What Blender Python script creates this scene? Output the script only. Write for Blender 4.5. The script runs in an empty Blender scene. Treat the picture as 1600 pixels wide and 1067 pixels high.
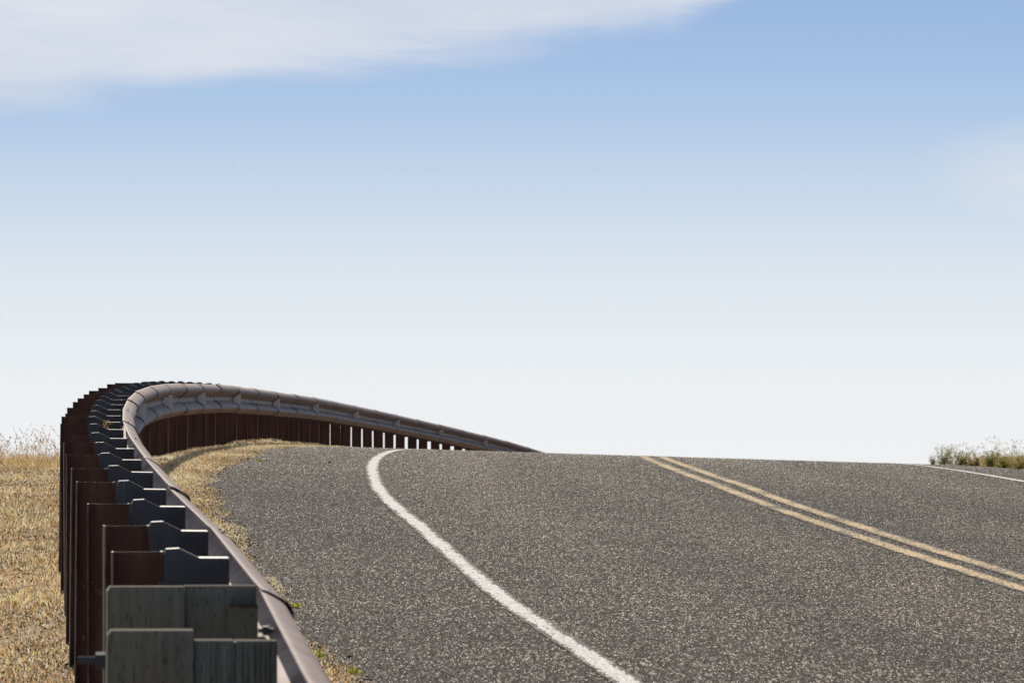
import bpy, math, random
import numpy as np
from mathutils import Vector

# ------------------------------------------------------------------ camera
GR = 0.038            # climb of the road near the camera
CZ = 1.6              # eye height
FPX = 9000.0          # focal length in photo pixels (1600 wide)
S = bpy.context.scene
COL = S.collection
cam_d = bpy.data.cameras.new("camera")
cam_d.sensor_width = 36.0
cam_d.lens = FPX / 1600 * 36
cam_d.clip_start = 0.5
cam_d.clip_end = 30000
cam = bpy.data.objects.new("camera", cam_d)
COL.objects.link(cam)
cam.location = (0, 0, CZ)
cam.rotation_euler = (math.pi / 2 + math.atan(GR - (533.5 - 424) / FPX), 0, 0)
cam_d.dof.use_dof = True
cam_d.dof.focus_distance = 36.0
cam_d.dof.aperture_fstop = 18.0
S.camera = cam
S.view_settings.view_transform = 'Standard'
S.view_settings.look = 'None'
S.view_settings.exposure = 0.0
S.view_settings.gamma = 1.0

# ------------------------------------------------------------------ light
SUN = Vector((-0.15, 0.83, 0.54)).normalized()
sun_d = bpy.data.lights.new("sun", 'SUN')
sun_d.energy = 5.0
sun_d.angle = math.radians(0.5)
sun_d.color = (1.0, 0.91, 0.78)
sun = bpy.data.objects.new("sun", sun_d)
COL.objects.link(sun)
sun.rotation_euler = (-SUN).to_track_quat('-Z', 'Y').to_euler()

W = bpy.data.worlds.new("World")
S.world = W
W.use_nodes = True
nt = W.node_tree
for n in list(nt.nodes):
    nt.nodes.remove(n)


class NT:
    """small helper to write node graphs as expressions"""
    def __init__(self, tree):
        self.t = tree

    def node(self, kind, **kw):
        n = self.t.nodes.new(kind)
        for k, v in kw.items():
            setattr(n, k, v)
        return n

    def link(self, a, b):
        self.t.links.new(a, b)

    def put(self, sock, v):
        if isinstance(v, bpy.types.NodeSocket):
            self.t.links.new(v, sock)
        elif v is not None:
            if isinstance(v, (tuple, list)) and len(v) == 3 and sock.type == 'RGBA':
                v = (*v, 1)
            sock.default_value = v

    def math(self, op, a, b=None, c=None, clamp=False):
        n = self.node('ShaderNodeMath', operation=op, use_clamp=clamp)
        for i, v in enumerate((a, b, c)):
            if v is not None:
                self.put(n.inputs[i], v)
        return n.outputs[0]

    def vmath(self, op, a, b=None):
        n = self.node('ShaderNodeVectorMath', operation=op)
        self.put(n.inputs[0], a)
        if b is not None:
            self.put(n.inputs[1], b)
        return n.outputs[0]

    def ramp(self, fac, stops, interp='LINEAR'):
        n = self.node('ShaderNodeValToRGB')
        n.color_ramp.interpolation = interp
        el = n.color_ramp.elements
        while len(el) > 1:
            el.remove(el[-1])
        el[0].position = stops[0][0]
        el[0].color = (*stops[0][1], 1)
        for p, c in stops[1:]:
            e = el.new(p)
            e.color = (*c, 1)
        self.put(n.inputs[0], fac)
        return n.outputs[0]

    def mix(self, fac, a, b, mode='MIX'):
        n = self.node('ShaderNodeMix', data_type='RGBA', blend_type=mode)
        self.put(n.inputs[0], fac)
        self.put(n.inputs[6], a)
        self.put(n.inputs[7], b)
        return n.outputs[2]

    def noise(self, vec, scale, detail=3, rough=0.5, dist=0.0):
        n = self.node('ShaderNodeTexNoise')
        self.put(n.inputs['Vector'], vec)
        n.inputs['Scale'].default_value = scale
        n.inputs['Detail'].default_value = detail
        n.inputs['Roughness'].default_value = rough
        n.inputs['Distortion'].default_value = dist
        return n.outputs[0]

    def mr(self, v, a, b, c=0.0, d=1.0, smooth=False):
        n = self.node('ShaderNodeMapRange')
        n.interpolation_type = 'SMOOTHSTEP' if smooth else 'LINEAR'
        self.put(n.inputs[0], v)
        for i, x in enumerate((a, b, c, d)):
            self.put(n.inputs[i + 1], x)
        return n.outputs[0]


def srgb(r, g, b):
    f = lambda c: (c / 255 / 12.92) if c / 255 <= 0.04045 else ((c / 255 + 0.055) / 1.055) ** 2.4
    return (f(r), f(g), f(b))


N = NT(nt)
sky = N.node('ShaderNodeTexSky', sky_type='NISHITA')
sky.sun_disc = False
sky.sun_elevation = math.asin(SUN.z)
sky.sun_rotation = math.atan2(SUN.x, SUN.y)
sky.air_density = 1.0
sky.dust_density = 1.0
BG = 0.06
tc = N.node('ShaderNodeTexCoord')
sx = N.node('ShaderNodeSeparateXYZ')
N.link(tc.outputs['Generated'], sx.inputs[0])
dx, dy, dz = sx.outputs
# haze whitening towards the horizon (z is the sine of the elevation)
def zz(py):
    return (424 + FPX * GR - py) / FPX
elev = N.mr(dz, 0.0, 0.12)
SKYPY = [1400, 760, 700, 600, 520, 440, 360, 280, 200, 120, 40, -60, -200, -400]
SKYC = [(239, 241, 241), (239, 241, 241), (239, 241, 242), (236, 240, 243), (230, 236, 240), (222, 231, 239), (210, 223, 237), (196, 214, 234), (180, 205, 231), (167, 194, 228), (158, 187, 225), (151, 181, 222), (144, 177, 221), (138, 174, 220)]
_st = []
for _i in range(27):
    _p = _i / 26
    _y = 424 + FPX * GR - _p * 0.12 * FPX
    _w = np.exp(-0.5 * ((np.arange(-90, 91, 5)) / 38.0)**2); _w /= _w.sum()
    _c = [float((np.interp(_y + np.arange(-90, 91, 5), SKYPY[::-1], [q[k] for q in SKYC][::-1]) * _w).sum()) for k in range(3)]
    _st.append((_p, srgb(*_c)))
hz = N.ramp(elev, _st)
# cloud sheet, laid out by direction
az = N.math('DIVIDE', dx, N.math('MAXIMUM', dy, 0.05))
cb = N.node('ShaderNodeCombineXYZ')
N.link(az, cb.inputs[0]); N.link(dz, cb.inputs[1])
wv = N.noise(cb.outputs[0], 26, 3, 0.5)
st = N.vmath('MULTIPLY', cb.outputs[0], (0.25, 1.1, 1))
wv2 = N.noise(st, 60, 4, 0.55)
st3 = N.vmath('MULTIPLY', cb.outputs[0], (0.16, 1.6, 1))
wv3 = N.noise(st3, 130, 6, 0.65, 0.6)
# lower edge of the sheet: parabola through the photo's edge
low = N.math('ADD', zz(160), N.math('MULTIPLY', N.math('POWER', N.math('MAXIMUM', N.math('ADD', az, 0.092), 0.0), 1.35), 0.235))
low = N.math('ADD', low, N.math('MULTIPLY', N.math('MAXIMUM', N.math('SUBTRACT', az, 0.028), 0.0), 0.45))
dd = N.math('SUBTRACT', dz, low)
dd = N.math('ADD', dd, N.math('MULTIPLY', N.math('SUBTRACT', wv, 0.5), 0.007))
dd = N.math('ADD', dd, N.math('MULTIPLY', N.math('SUBTRACT', wv2, 0.5), 0.007))
dd = N.math('ADD', dd, N.math('MULTIPLY', N.math('SUBTRACT', wv3, 0.5), 0.005))
c1 = N.mr(dd, -0.0035, 0.0045, 0, 0.95, True)
c1 = N.math('MULTIPLY', c1, N.mr(wv2, 0.30, 0.60, 0.84, 1))
c1 = N.math('MULTIPLY', c1, N.mr(wv3, 0.30, 0.60, 0.88, 1))
c1 = N.math('MULTIPLY', c1, N.mr(dz, 0.10, 0.16, 1, 0.15, True))
# faint wisp at right
e = N.math('ADD', N.math('POWER', N.math('DIVIDE', N.math('SUBTRACT', az, 0.096), 0.024), 2.0),
           N.math('POWER', N.math('DIVIDE', N.math('ADD', N.math('SUBTRACT', dz, zz(262)), N.math('MULTIPLY', N.math('SUBTRACT', wv, 0.5), 0.008)), 0.0085), 2.0))
c2 = N.math('MULTIPLY', N.mr(e, 0.0, 1.5, 0.62, 0, True), N.math('MULTIPLY', N.mr(wv2, 0.35, 0.6, 0.45, 1), N.mr(wv3, 0.32, 0.6, 0.55, 1)))
cl = N.math('MAXIMUM', c1, c2)
cl = N.math('MULTIPLY', cl, N.mr(dy, 0.0, 0.3))
tone = N.mix(N.mr(wv2, 0.35, 0.65), srgb(215, 221, 232), srgb(226, 229, 236))
near = N.mix(cl, hz, tone)
near = N.vmath('MULTIPLY', near, (1 / BG, 1 / BG, 1 / BG))
blend = N.mr(dz, 0.11, 0.34, 0, 1, True)
colr = N.mix(blend, near, sky.outputs[0])
bg = N.node('ShaderNodeBackground')
N.put(bg.inputs[0], colr)
bg.inputs[1].default_value = BG
ow = N.node('ShaderNodeOutputWorld')
N.link(bg.outputs[0], ow.inputs[0])

# ------------------------------------------------------------------ survey of the road
TD = [-400, 0, 10, 13.7, 15.6, 17.5, 23.2, 30.8, 34.6, 38.4, 42.2, 46.0, 49.8, 53.6, 61.2, 68.9, 76.4, 84.0, 91.6, 99.2, 106.7, 114.2, 118.0, 123.6, 140, 200, 400, 3000]
TX = [25, 0.15, -0.31, -0.556, -0.695, -0.850, -1.393, -2.057, -2.35, -2.605, -2.83, -3.02, -3.15, -3.255, -3.355, -3.34, -3.18, -2.92, -2.54, -2.04, -1.39, -0.61, -0.157, 0.50, 2.5, 11.5, 55, 700]
GD = [-400, -30, 10, 17.5, 23.2, 30.8, 34.6, 38.4, 42.2, 46.0, 49.8, 53.6, 57.4, 61.2, 65.0, 68.9, 72.6, 76.4, 84.0, 91.6, 99.2, 106.7, 114.2, 118.0, 123.6, 140, 160, 200, 300, 500, 900, 3000, 9000]
GG = [-6, -0.2, 0.862, 0.867, 0.870, 0.888, 0.900, 0.918, 0.94, 0.965, 1.00, 1.055, 1.12, 1.195, 1.28, 1.375, 1.48, 1.595, 1.84, 2.13, 2.46, 2.83, 3.24, 3.47, 3.83, 4.98, 6.6, 10.4, 21.5, 45, 66, 160, 430]
GG = [g if d >= 10 else 0.862 + (10 - d) * 0.045 * (1 if d > -100 else .5) for d, g in zip(GD, GG)]


def hermite(xs, ys):
    """monotone-ish cubic interpolation"""
    xs = np.array(xs, float); ys = np.array(ys, float)
    d = np.diff(ys) / np.diff(xs)
    m = np.empty_like(ys)
    m[0], m[-1] = d[0], d[-1]
    w = np.diff(xs)
    m[1:-1] = (d[:-1] * w[1:] + d[1:] * w[:-1]) / (w[1:] + w[:-1])

    def f(q):
        q = np.asarray(q, float)
        i = np.clip(np.searchsorted(xs, q) - 1, 0, len(xs) - 2)
        h = xs[i + 1] - xs[i]
        s = np.clip((q - xs[i]) / h, 0, 1)
        return ((2 * s**3 - 3 * s**2 + 1) * ys[i] + (s**3 - 2 * s**2 + s) * h * m[i]
                + (-2 * s**3 + 3 * s**2) * ys[i + 1] + (s**3 - s**2) * h * m[i + 1])
    return f


XR = hermite(TD, TX)
GF = hermite(GD, GG)
XS = 0.030            # crossfall of the carriageway


def vnoise(x, y, seed=0):
    """cheap smooth value noise"""
    x = np.asarray(x, float); y = np.asarray(y, float)
    xi = np.floor(x).astype(np.int64); yi = np.floor(y).astype(np.int64)
    fx = x - xi; fy = y - yi
    fx = fx * fx * (3 - 2 * fx); fy = fy * fy * (3 - 2 * fy)

    def h(a, b):
        v = np.sin(a * 127.1 + b * 311.7 + seed * 74.7) * 43758.5453
        return v - np.floor(v)
    return (h(xi, yi) * (1 - fx) + h(xi + 1, yi) * fx) * (1 - fy) + (h(xi, yi + 1) * (1 - fx) + h(xi + 1, yi + 1) * fx) * fy


def base_z(y):
    return CZ + GR * np.asarray(y, float) - GF(y) - 0.72


def ground_z(t, y):
    """height of the land; t is the distance right of the rail"""
    t = np.asarray(t, float); y = np.asarray(y, float)
    z = base_z(y)
    right = np.clip(t, 0, 9.6) * -XS
    bank = np.where(t > 9.6, 0.05 * np.clip((t - 9.6) / 0.6, 0, 1) - 0.045 * np.clip(t - 10.6, 0, 200), 0)
    s = np.clip(-t / 0.45, 0, 1)
    left = -0.13 * s * s * (3 - 2 * s) - 0.042 * np.clip(-t - 0.45, 0, 200)
    bump = np.where((t < 0.1) | (t > 10.0), 1.0, 0.0) * ((vnoise(t * 1.7, y * 0.8, 3) - 0.5) * 0.05 + (vnoise(t * 0.3, y * 0.12, 5) - 0.5) * 0.08)
    return z + right + bank + left + bump


def asphalt_edge(y):
    y = np.asarray(y, float)
    return (0.66 + 0.16 * (vnoise(y * 0.35, 0 * y, 11) - 0.5) + 0.06 * (vnoise(y * 1.9, 0 * y, 12) - 0.5)
            + 0.05 * (vnoise(y * 7.0, 0 * y, 13) - 0.5) - 0.10 * np.clip((y - 60) / 15, 0, 1))


def right_edge(y):
    y = np.asarray(y, float)
    return 9.45 + 0.15 * (vnoise(y * 0.6, 0 * y, 21) - 0.5) + 0.10 * (vnoise(y * 3.0, 0 * y, 22) - 0.5)


# ------------------------------------------------------------------ object helpers
def mesh_obj(name, v, f, mats, parent=None, smooth=False, mat_idx=None, cols=None):
    me = bpy.data.meshes.new(name)
    v = np.asarray(v, dtype=np.float32)
    if isinstance(f, np.ndarray):
        k = f.shape[1]
        me.vertices.add(len(v)); me.vertices.foreach_set('co', v.ravel())
        me.loops.add(f.size); me.loops.foreach_set('vertex_index', f.astype(np.int32).ravel())
        me.polygons.add(len(f))
        me.polygons.foreach_set('loop_start', np.arange(0, f.size, k, dtype=np.int32))
        me.polygons.foreach_set('loop_total', np.full(len(f), k, dtype=np.int32))
        me.update(calc_edges=True)
    else:
        me.from_pydata([tuple(map(float, p)) for p in v], [], f)
    for m in (mats if isinstance(mats, (list, tuple)) else [mats]):
        me.materials.append(m)
    if mat_idx is not None:
        me.polygons.foreach_set('material_index', np.asarray(mat_idx, dtype=np.int32))
    if cols is not None:
        a = me.color_attributes.new('tint', 'FLOAT_COLOR', 'POINT')
        c = np.ones((len(v), 4), dtype=np.float32)
        c[:, :3] = cols
        a.data.foreach_set('color', c.ravel())
    if smooth:
        me.polygons.foreach_set('use_smooth', np.ones(len(me.polygons), dtype=bool))
    me.validate()
    me.update()
    o = bpy.data.objects.new(name, me)
    COL.objects.link(o)
    if parent:
        o.parent = parent
    return o


def empty(name, loc):
    o = bpy.data.objects.new(name, None)
    COL.objects.link(o)
    o.location = loc
    o.empty_display_size = 0.3
    return o


def tag(o, label=None, cat=None, group=None, kind=None):
    for k, v in (('label', label), ('category', cat), ('group', group), ('kind', kind)):
        if v:
            o[k] = v
    return o


# ------------------------------------------------------------------ materials
def mat(name):
    m = bpy.data.materials.new(name)
    m.use_nodes = True
    t = m.node_tree
    b = t.nodes['Principled BSDF']
    return m, NT(t), b


def setp(n, b, **kw):
    names = dict(color='Base Color', rough='Roughness', metal='Metallic', spec='Specular IOR Level', normal='Normal')
    for k, v in kw.items():
        n.put(b.inputs[names.get(k, k)], v)


def bump(n, h, strength, dist):
    x = n.node('ShaderNodeBump')
    n.put(x.inputs['Height'], h)
    x.inputs['Strength'].default_value = strength
    x.inputs['Distance'].default_value = dist
    return x.outputs[0]


def pos(n):
    return n.node('ShaderNodeNewGeometry').outputs['Position']


def voro(n, vec, scale, out='Color'):
    v = n.node('ShaderNodeTexVoronoi')
    n.put(v.inputs['Vector'], vec)
    v.inputs['Scale'].default_value = scale
    return v.outputs[out]


def wear(t, y):
    """tone of the worn carriageway at offset t: polished warm wheel tracks, darker oil strips, long drifting patches"""
    t = np.asarray(t, float); y = np.asarray(y, float)
    w = 1.0 + 0 * t
    for c_, a_, g_ in ((2.75, 0.16, 0.30), (4.15, 0.22, 0.38), (6.0, 0.20, 0.36), (7.45, 0.16, 0.34), (3.45, -0.14, 0.22), (6.75, -0.14, 0.24), (5.02, -0.10, 0.22), (1.0, -0.10, 0.6), (9.1, -0.16, 0.5)):
        w = w + a_ * np.exp(-((t - c_ - 0.2 * (vnoise(y * 0.05, 0 * y + c_, 40) - 0.5)) / g_)**2)
    w = w * (1 + 0.50 * (vnoise(t * 0.7, y * 0.07, 41) - 0.5) + 0.20 * (vnoise(t * 2.3, y * 0.5, 42) - 0.5)
             + 0.20 * (vnoise(t * 0.35, y * 1.3, 43) - 0.5) + 0.26 * (vnoise(t * 0.55, y * 2.6, 44) - 0.5))
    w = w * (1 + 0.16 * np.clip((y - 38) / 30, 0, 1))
    return np.clip(w, 0.45, 1.7)


# asphalt sheet
M_asphalt, n, b = mat('asphalt')
p = pos(n)
cell = voro(n, n.vmath('MULTIPLY', p, (1, 0.10, 1)), 130)
sep = n.node('ShaderNodeSeparateColor'); n.link(cell, sep.inputs[0])
colr = n.ramp(sep.outputs[0], [(0, (0.010, 0.009, 0.008)), (0.40, (0.030, 0.026, 0.023)), (0.70, (0.080, 0.069, 0.060)), (0.88, (0.20, 0.175, 0.15)), (0.97, (0.42, 0.37, 0.32)), (1, (0.55, 0.5, 0.42))])
at = n.node('ShaderNodeAttribute', attribute_name='tint'); wv = at.outputs['Color']
colr = n.vmath('MULTIPLY', colr, wv)
setp(n, b, color=colr, rough=0.95, spec=0.05, normal=bump(n, sep.outputs[1], 0.6, 0.006))

# stone chips (colour of each stone stored on it)
M_chip, n, b = mat('stone_chips')
at = n.node('ShaderNodeAttribute', attribute_name='tint')
setp(n, b, color=at.outputs['Color'], rough=0.6, spec=0.3)


def paint(name, c1, c2, wear):
    m, n, b = mat(name)
    p = pos(n)
    sp = n.noise(n.vmath('MULTIPLY', p, (1, 0.12, 1)), 70, 2, 0.6)
    bg_ = n.noise(n.vmath('MULTIPLY', p, (1, 0.3, 1)), 3.0, 3, 0.6)
    cell = voro(n, n.vmath('MULTIPLY', p, (1, 0.10, 1)), 95)
    sep = n.node('ShaderNodeSeparateColor'); n.link(cell, sep.inputs[0])
    f = n.math('ADD', n.math('MULTIPLY', sp, 0.6), n.math('MULTIPLY', bg_, 0.4))
    at = n.node('ShaderNodeAttribute', attribute_name='tint')
    thr = n.mr(at.outputs['Fac'], 0.0, 1.0, 0.66, wear)  # paint is thinner at its edges
    fac = n.mr(n.math('SUBTRACT', f, thr), -0.05, 0.05, 1, 0)      # 1 = worn through
    c = n.mix(sep.outputs[0], c1, c2)
    c = n.mix(fac, c, (0.125, 0.112, 0.10))
    setp(n, b, color=c, rough=0.9, spec=0.08, normal=bump(n, sep.outputs[1], 0.5, 0.005))
    return m


M_white = paint('white_road_paint', (0.90, 0.875, 0.85), (0.68, 0.655, 0.63), 0.38)
M_yellow = paint('yellow_road_paint', (0.74, 0.49, 0.21), (0.66, 0.56, 0.40), 0.46)

# dry ground
M_soil, n, b = mat('dry_soil')
p = pos(n)
a = n.noise(n.vmath('MULTIPLY', p, (1, 0.35, 1)), 9, 5, 0.7)
a2 = n.noise(n.vmath('MULTIPLY', p, (1, 0.3, 1)), 0.9, 3, 0.6)
cell = voro(n, n.vmath('MULTIPLY', p, (1, 0.2, 1)), 60)
sep = n.node('ShaderNodeSeparateColor'); n.link(cell, sep.inputs[0])
c = n.ramp(a, [(0.3, (0.10, 0.068, 0.038)), (0.5, (0.33, 0.22, 0.11)), (0.7, (0.56, 0.41, 0.22))])
c = n.mix(n.mr(a2, 0.4, 0.7, 0, 0.5), c, (0.22, 0.16, 0.09))
c = n.mix(n.mr(sep.outputs[0], 0.55, 1.0, 0, 0.5), c, (0.50, 0.40, 0.26))
setp(n, b, color=c, rough=0.9, spec=0.15, normal=bump(n, sep.outputs[1], 0.7, 0.015))

# straw / leaves with their own colours
def leafy(name, rough=0.65, trans=0.25):
    m, n, b = mat(name)
    at = n.node('ShaderNodeAttribute', attribute_name='tint')
    setp(n, b, color=at.outputs['Color'], rough=rough, spec=0.35)
    tr = n.node('ShaderNodeBsdfTranslucent'); n.link(at.outputs['Color'], tr.inputs[0])
    mx = n.node('ShaderNodeMixShader'); mx.inputs[0].default_value = trans
    n.link(b.outputs[0], mx.inputs[1]); n.link(tr.outputs[0], mx.inputs[2])
    n.link(mx.outputs[0], n.t.nodes['Material Output'].inputs[0])
    return m


M_straw = leafy('dry_straw', 0.6, 0.45)
M_leaf = leafy('weed_leaves', 0.55, 0.4)

# rail: brown powder-coated steel, chalky from weather
M_rail, n, b = mat('brown_rail_steel')
p = pos(n)
a = n.noise(p, 5.0, 4, 0.65)
a2 = n.noise(n.vmath('MULTIPLY', p, (9, 9, 1.2)), 2.5, 4, 0.6)
c = n.mix(n.mr(a, 0.35, 0.65), (0.198, 0.122, 0.098), (0.300, 0.200, 0.170))
c = n.mix(n.mr(a2, 0.52, 0.70, 0, 0.65), c, (0.085, 0.048, 0.034))
fl = n.noise(p, 60, 2, 0.5)
c = n.mix(n.mr(fl, 0.70, 0.74), c, (0.03, 0.022, 0.02))
setp(n, b, color=c, rough=n.mr(a2, 0.3, 0.7, 0.50, 0.64), spec=0.38, normal=bump(n, a, 0.15, 0.01))

# posts: rusted weathering steel
M_post, n, b = mat('rust_brown_steel')
p = pos(n)
a = n.noise(n.vmath('MULTIPLY', p, (8, 8, 1.0)), 2.0, 4, 0.6)
a2 = n.noise(p, 45, 3, 0.6)
c = n.mix(n.mr(a, 0.35, 0.65), (0.078, 0.035, 0.024), (0.130, 0.062, 0.042))
c = n.mix(n.mr(a2, 0.66, 0.72), c, (0.20, 0.12, 0.075))
setp(n, b, color=c, rough=0.75, spec=0.3, normal=bump(n, a2, 0.3, 0.003))

# chipped pale edge of the posts, with caught light painted into the colour
M_edge, n, b = mat('worn_lit_edge')
a = n.noise(pos(n), 14, 3, 0.6)
setp(n, b, color=n.mix(n.mr(a, 0.35, 0.6), (0.06, 0.036, 0.03), (0.17, 0.12, 0.10)), rough=0.55)

# blockouts: blue-black moulded plastic
M_block, n, b = mat('black_plastic')
p = pos(n)
a = n.noise(n.vmath('MULTIPLY', p, (6, 6, 1.5)), 2.2, 4, 0.6)
d = n.noise(n.vmath('MULTIPLY', p, (16, 16, 0.8)), 2.0, 3, 0.6)
c = n.mix(n.mr(a, 0.35, 0.65), (0.026, 0.030, 0.040), (0.052, 0.058, 0.075))
c = n.mix(n.mr(d, 0.67, 0.74, 0, 0.7), c, (0.20, 0.24, 0.32))
setp(n, b, color=c, rough=0.5, spec=0.45)

# their tops: dusty, with the sunlight on them painted in as pale colour
M_blocktop, n, b = mat('sunlit_plastic_top')
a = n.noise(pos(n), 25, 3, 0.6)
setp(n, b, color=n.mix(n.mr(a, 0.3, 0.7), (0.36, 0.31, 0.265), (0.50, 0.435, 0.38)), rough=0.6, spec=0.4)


def wood(name, tint, strong):
    m, n, b = mat(name)
    p = pos(n)
    g = n.noise(n.vmath('MULTIPLY', p, (70, 30, 2.2)), 1.0, 4, 0.6, 0.4)
    l = n.noise(n.vmath('MULTIPLY', p, (4, 4, 1.2)), 1.6, 3, 0.6)
    dots = n.noise(n.vmath('MULTIPLY', p, (150, 60, 28)), 1.0, 2, 0.5)
    base = n.ramp(g, [(0.25, tuple(x * (1 - 0.62 * strong) for x in tint)), (0.5, tint), (0.75, tuple(x * (1 + 0.5 * strong) for x in tint))])
    c = n.mix(n.mr(l, 0.35, 0.65, 0, 0.35), base, (tint[0] * 1.15, tint[1] * 0.9, tint[2] * 1.05))
    c = n.mix(n.mr(dots, 0.60, 0.67, 0, 0.75), c, tuple(x * 0.35 for x in tint))
    setp(n, b, color=c, rough=0.8, spec=0.25, normal=bump(n, g, 0.5, 0.003))
    return m


M_wood = wood('green_treated_wood', (0.170, 0.178, 0.145), 0.5)
M_wood2 = wood('grooved_treated_wood', (0.180, 0.205, 0.175), 1.0)
M_woodtop, n, b = mat('weathered_wood_top')
a = n.noise(pos(n), 30, 3, 0.6)
setp(n, b, color=n.mix(n.mr(a, 0.3, 0.7), (0.055, 0.048, 0.032), (0.14, 0.115, 0.075)), rough=0.9, spec=0.1)

M_bolt, n, b = mat('galvanised_steel')
a = n.noise(pos(n), 40, 3, 0.6)
setp(n, b, color=n.mix(a, (0.05, 0.058, 0.072), (0.10, 0.115, 0.14)), rough=0.75, spec=0.15)
M_refl, n, b = mat('reflector_plate')
a = n.noise(pos(n), 20, 3, 0.6)
setp(n, b, color=n.mix(a, (0.76, 0.74, 0.71), (0.88, 0.86, 0.83)), rough=0.45)
M_stone, n, b = mat('roadside_stone')
at = n.node('ShaderNodeAttribute', attribute_name='tint')
a = n.noise(pos(n), 80, 3, 0.6)
cw = n.node('ShaderNodeVectorMath', operation='SCALE'); n.link(at.outputs['Color'], cw.inputs[0]); n.link(n.mr(a, 0.3, 0.7, 0.7, 1.3), cw.inputs['Scale'])
setp(n, b, color=cw.outputs[0], rough=0.85, spec=0.3)

# ------------------------------------------------------------------ ground and road sheets
def sheet(name, tcols, ys, zoff, mats, kind='structure', dense=False):
    """tcols: function row -> offsets from the rail"""
    ys = np.asarray(ys, float)
    T = tcols(ys)                      # rows x cols
    Y = np.repeat(ys[:, None], T.shape[1], 1)
    X = XR(Y) + T
    Z = ground_z(T, Y) + zoff
    R, Cn = T.shape
    v = np.stack([X, Y, Z], -1).reshape(-1, 3)
    i = np.arange(R * Cn).reshape(R, Cn)
    f = np.stack([i[:-1, :-1], i[:-1, 1:], i[1:, 1:], i[1:, :-1]], -1).reshape(-1, 4)
    return v, f


near_y = np.concatenate([[-350, -200, -100, -60, -30, -15, -5, 0], np.arange(4, 130, 0.5), np.arange(130, 200, 3), [210, 230, 260, 300, 350, 420, 500, 620, 800, 1100, 1600, 2400, 2990]])
lt = -np.concatenate([[2500, 1500, 900, 500, 300, 200, 120, 80, 50, 34, 24, 17, 12], np.arange(9, 3, -0.6), np.arange(3, 0, -0.2)])
rt = np.concatenate([[0, 0.15, 0.3, 0.45, 0.6, 0.8, 1.1, 2, 4, 6, 8, 9.2, 9.5, 9.8, 10.1], np.arange(10.4, 14, 0.4), [15, 17, 20, 25, 34, 50, 80, 120, 200, 300, 500, 900, 1500, 2500]])
tt = np.concatenate([lt, rt])


def gsheet(ys):
    return np.repeat(tt[None, :], len(ys), 0)


v, f = sheet('ground', gsheet, near_y, 0, None)
mid = (np.repeat(tt[None, :], len(near_y), 0).ravel() > 0.98) & (np.repeat(tt[None, :], len(near_y), 0).ravel() < 9.0)
v[mid, 2] -= 0.06
ground = tag(mesh_obj('ground', v, f, M_soil, smooth=True), kind='structure')

road_y = np.concatenate([[-340, -200, -100, -60, -30, -15, -5, 0], np.arange(4, 130, 0.12), np.arange(130, 200, 2), [230, 280, 350, 450, 600, 900]])


def rsheet(ys):
    e0, e1 = asphalt_edge(ys), right_edge(ys)
    q = np.concatenate([[-1], np.linspace(0, 1, 62), [2.0]])
    T = e0[:, None] + (e1 - e0)[:, None] * np.clip(q, 0, 1)[None, :]
    T[:, 0] -= 0.03
    T[:, -1] += 0.03
    return T


v, f = sheet('road', rsheet, road_y, 0.012, None)
road_t = v[:, 0] - XR(v[:, 1]); wr = wear(road_t, v[:, 1])
C_ = 64
idx = np.arange(len(v))
v[(idx % C_ == 0) | (idx % C_ == C_ - 1), 2] -= 0.03
rng = np.random.default_rng(7)

LINES = [('white_edge_line', 1.97, 0.090, M_white), ('yellow_line', 4.94, 0.110, M_yellow), ('yellow_line', 5.18, 0.110, M_yellow), ('white_edge_line', 8.33, 0.095, M_white)]


def line_t(li, y):
    """offset of a painted line from the rail"""
    if li == 0:
        return 1.97 + np.interp(y, [22, 25, 28, 31, 35, 38, 43, 60], [-.155, -.125, -.113, -.072, -.015, .008, -.014, -.017])
    return LINES[li][1] + 0 * y


def chips(y0, y1, dens, t0, t1, hmax=1.0):
    """stone chips proud of the surface, as small three-sided peaks"""
    k = int((y1 - y0) * (t1 - t0) * dens)
    y = rng.uniform(y0, y1, k)
    t = rng.uniform(t0, t1, k)
    return t, y


def chip_geo(t, y, sc=1.0):
    k = len(t)
    x = XR(y) + t
    z = ground_z(t, y) + 0.012
    w = rng.uniform(0.0028, 0.0066, k) * sc * (1 + 0.25 * np.clip((y - 35) / 30, 0, 1))
    h = rng.uniform(0.0018, 0.0052, k) * sc
    a = rng.uniform(0, 2 * np.pi, k)
    V = np.empty((k, 4, 3))
    for j in range(3):
        aj = a + j * 2 * np.pi / 3 + rng.uniform(-0.5, 0.5, k)
        V[:, j, 0] = x + np.cos(aj) * w
        V[:, j, 1] = y + np.sin(aj) * w
        V[:, j, 2] = z - 0.001
    V[:, 3, 0] = x + rng.uniform(-0.6, 0.6, k) * w
    V[:, 3, 1] = y + rng.uniform(-0.6, 0.6, k) * w
    V[:, 3, 2] = z + h
    F = np.array([[0, 1, 3], [1, 2, 3], [2, 0, 3]])[None] + (np.arange(k) * 4)[:, None, None]
    return V.reshape(-1, 3), F.reshape(-1, 3)


def chip_cols(k):
    u = rng.uniform(0, 1, k)
    L = np.interp(u, [0, 0.38, 0.68, 0.88, 0.97, 1], [0.018, 0.050, 0.12, 0.25, 0.44, 0.75])
    warm = rng.uniform(0, 1, k)
    c = np.stack([L * 1.05, L * (0.915 - 0.03 * warm), L * (0.82 - 0.15 * warm)], -1)
    return np.repeat(c, 4, 0)


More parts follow.
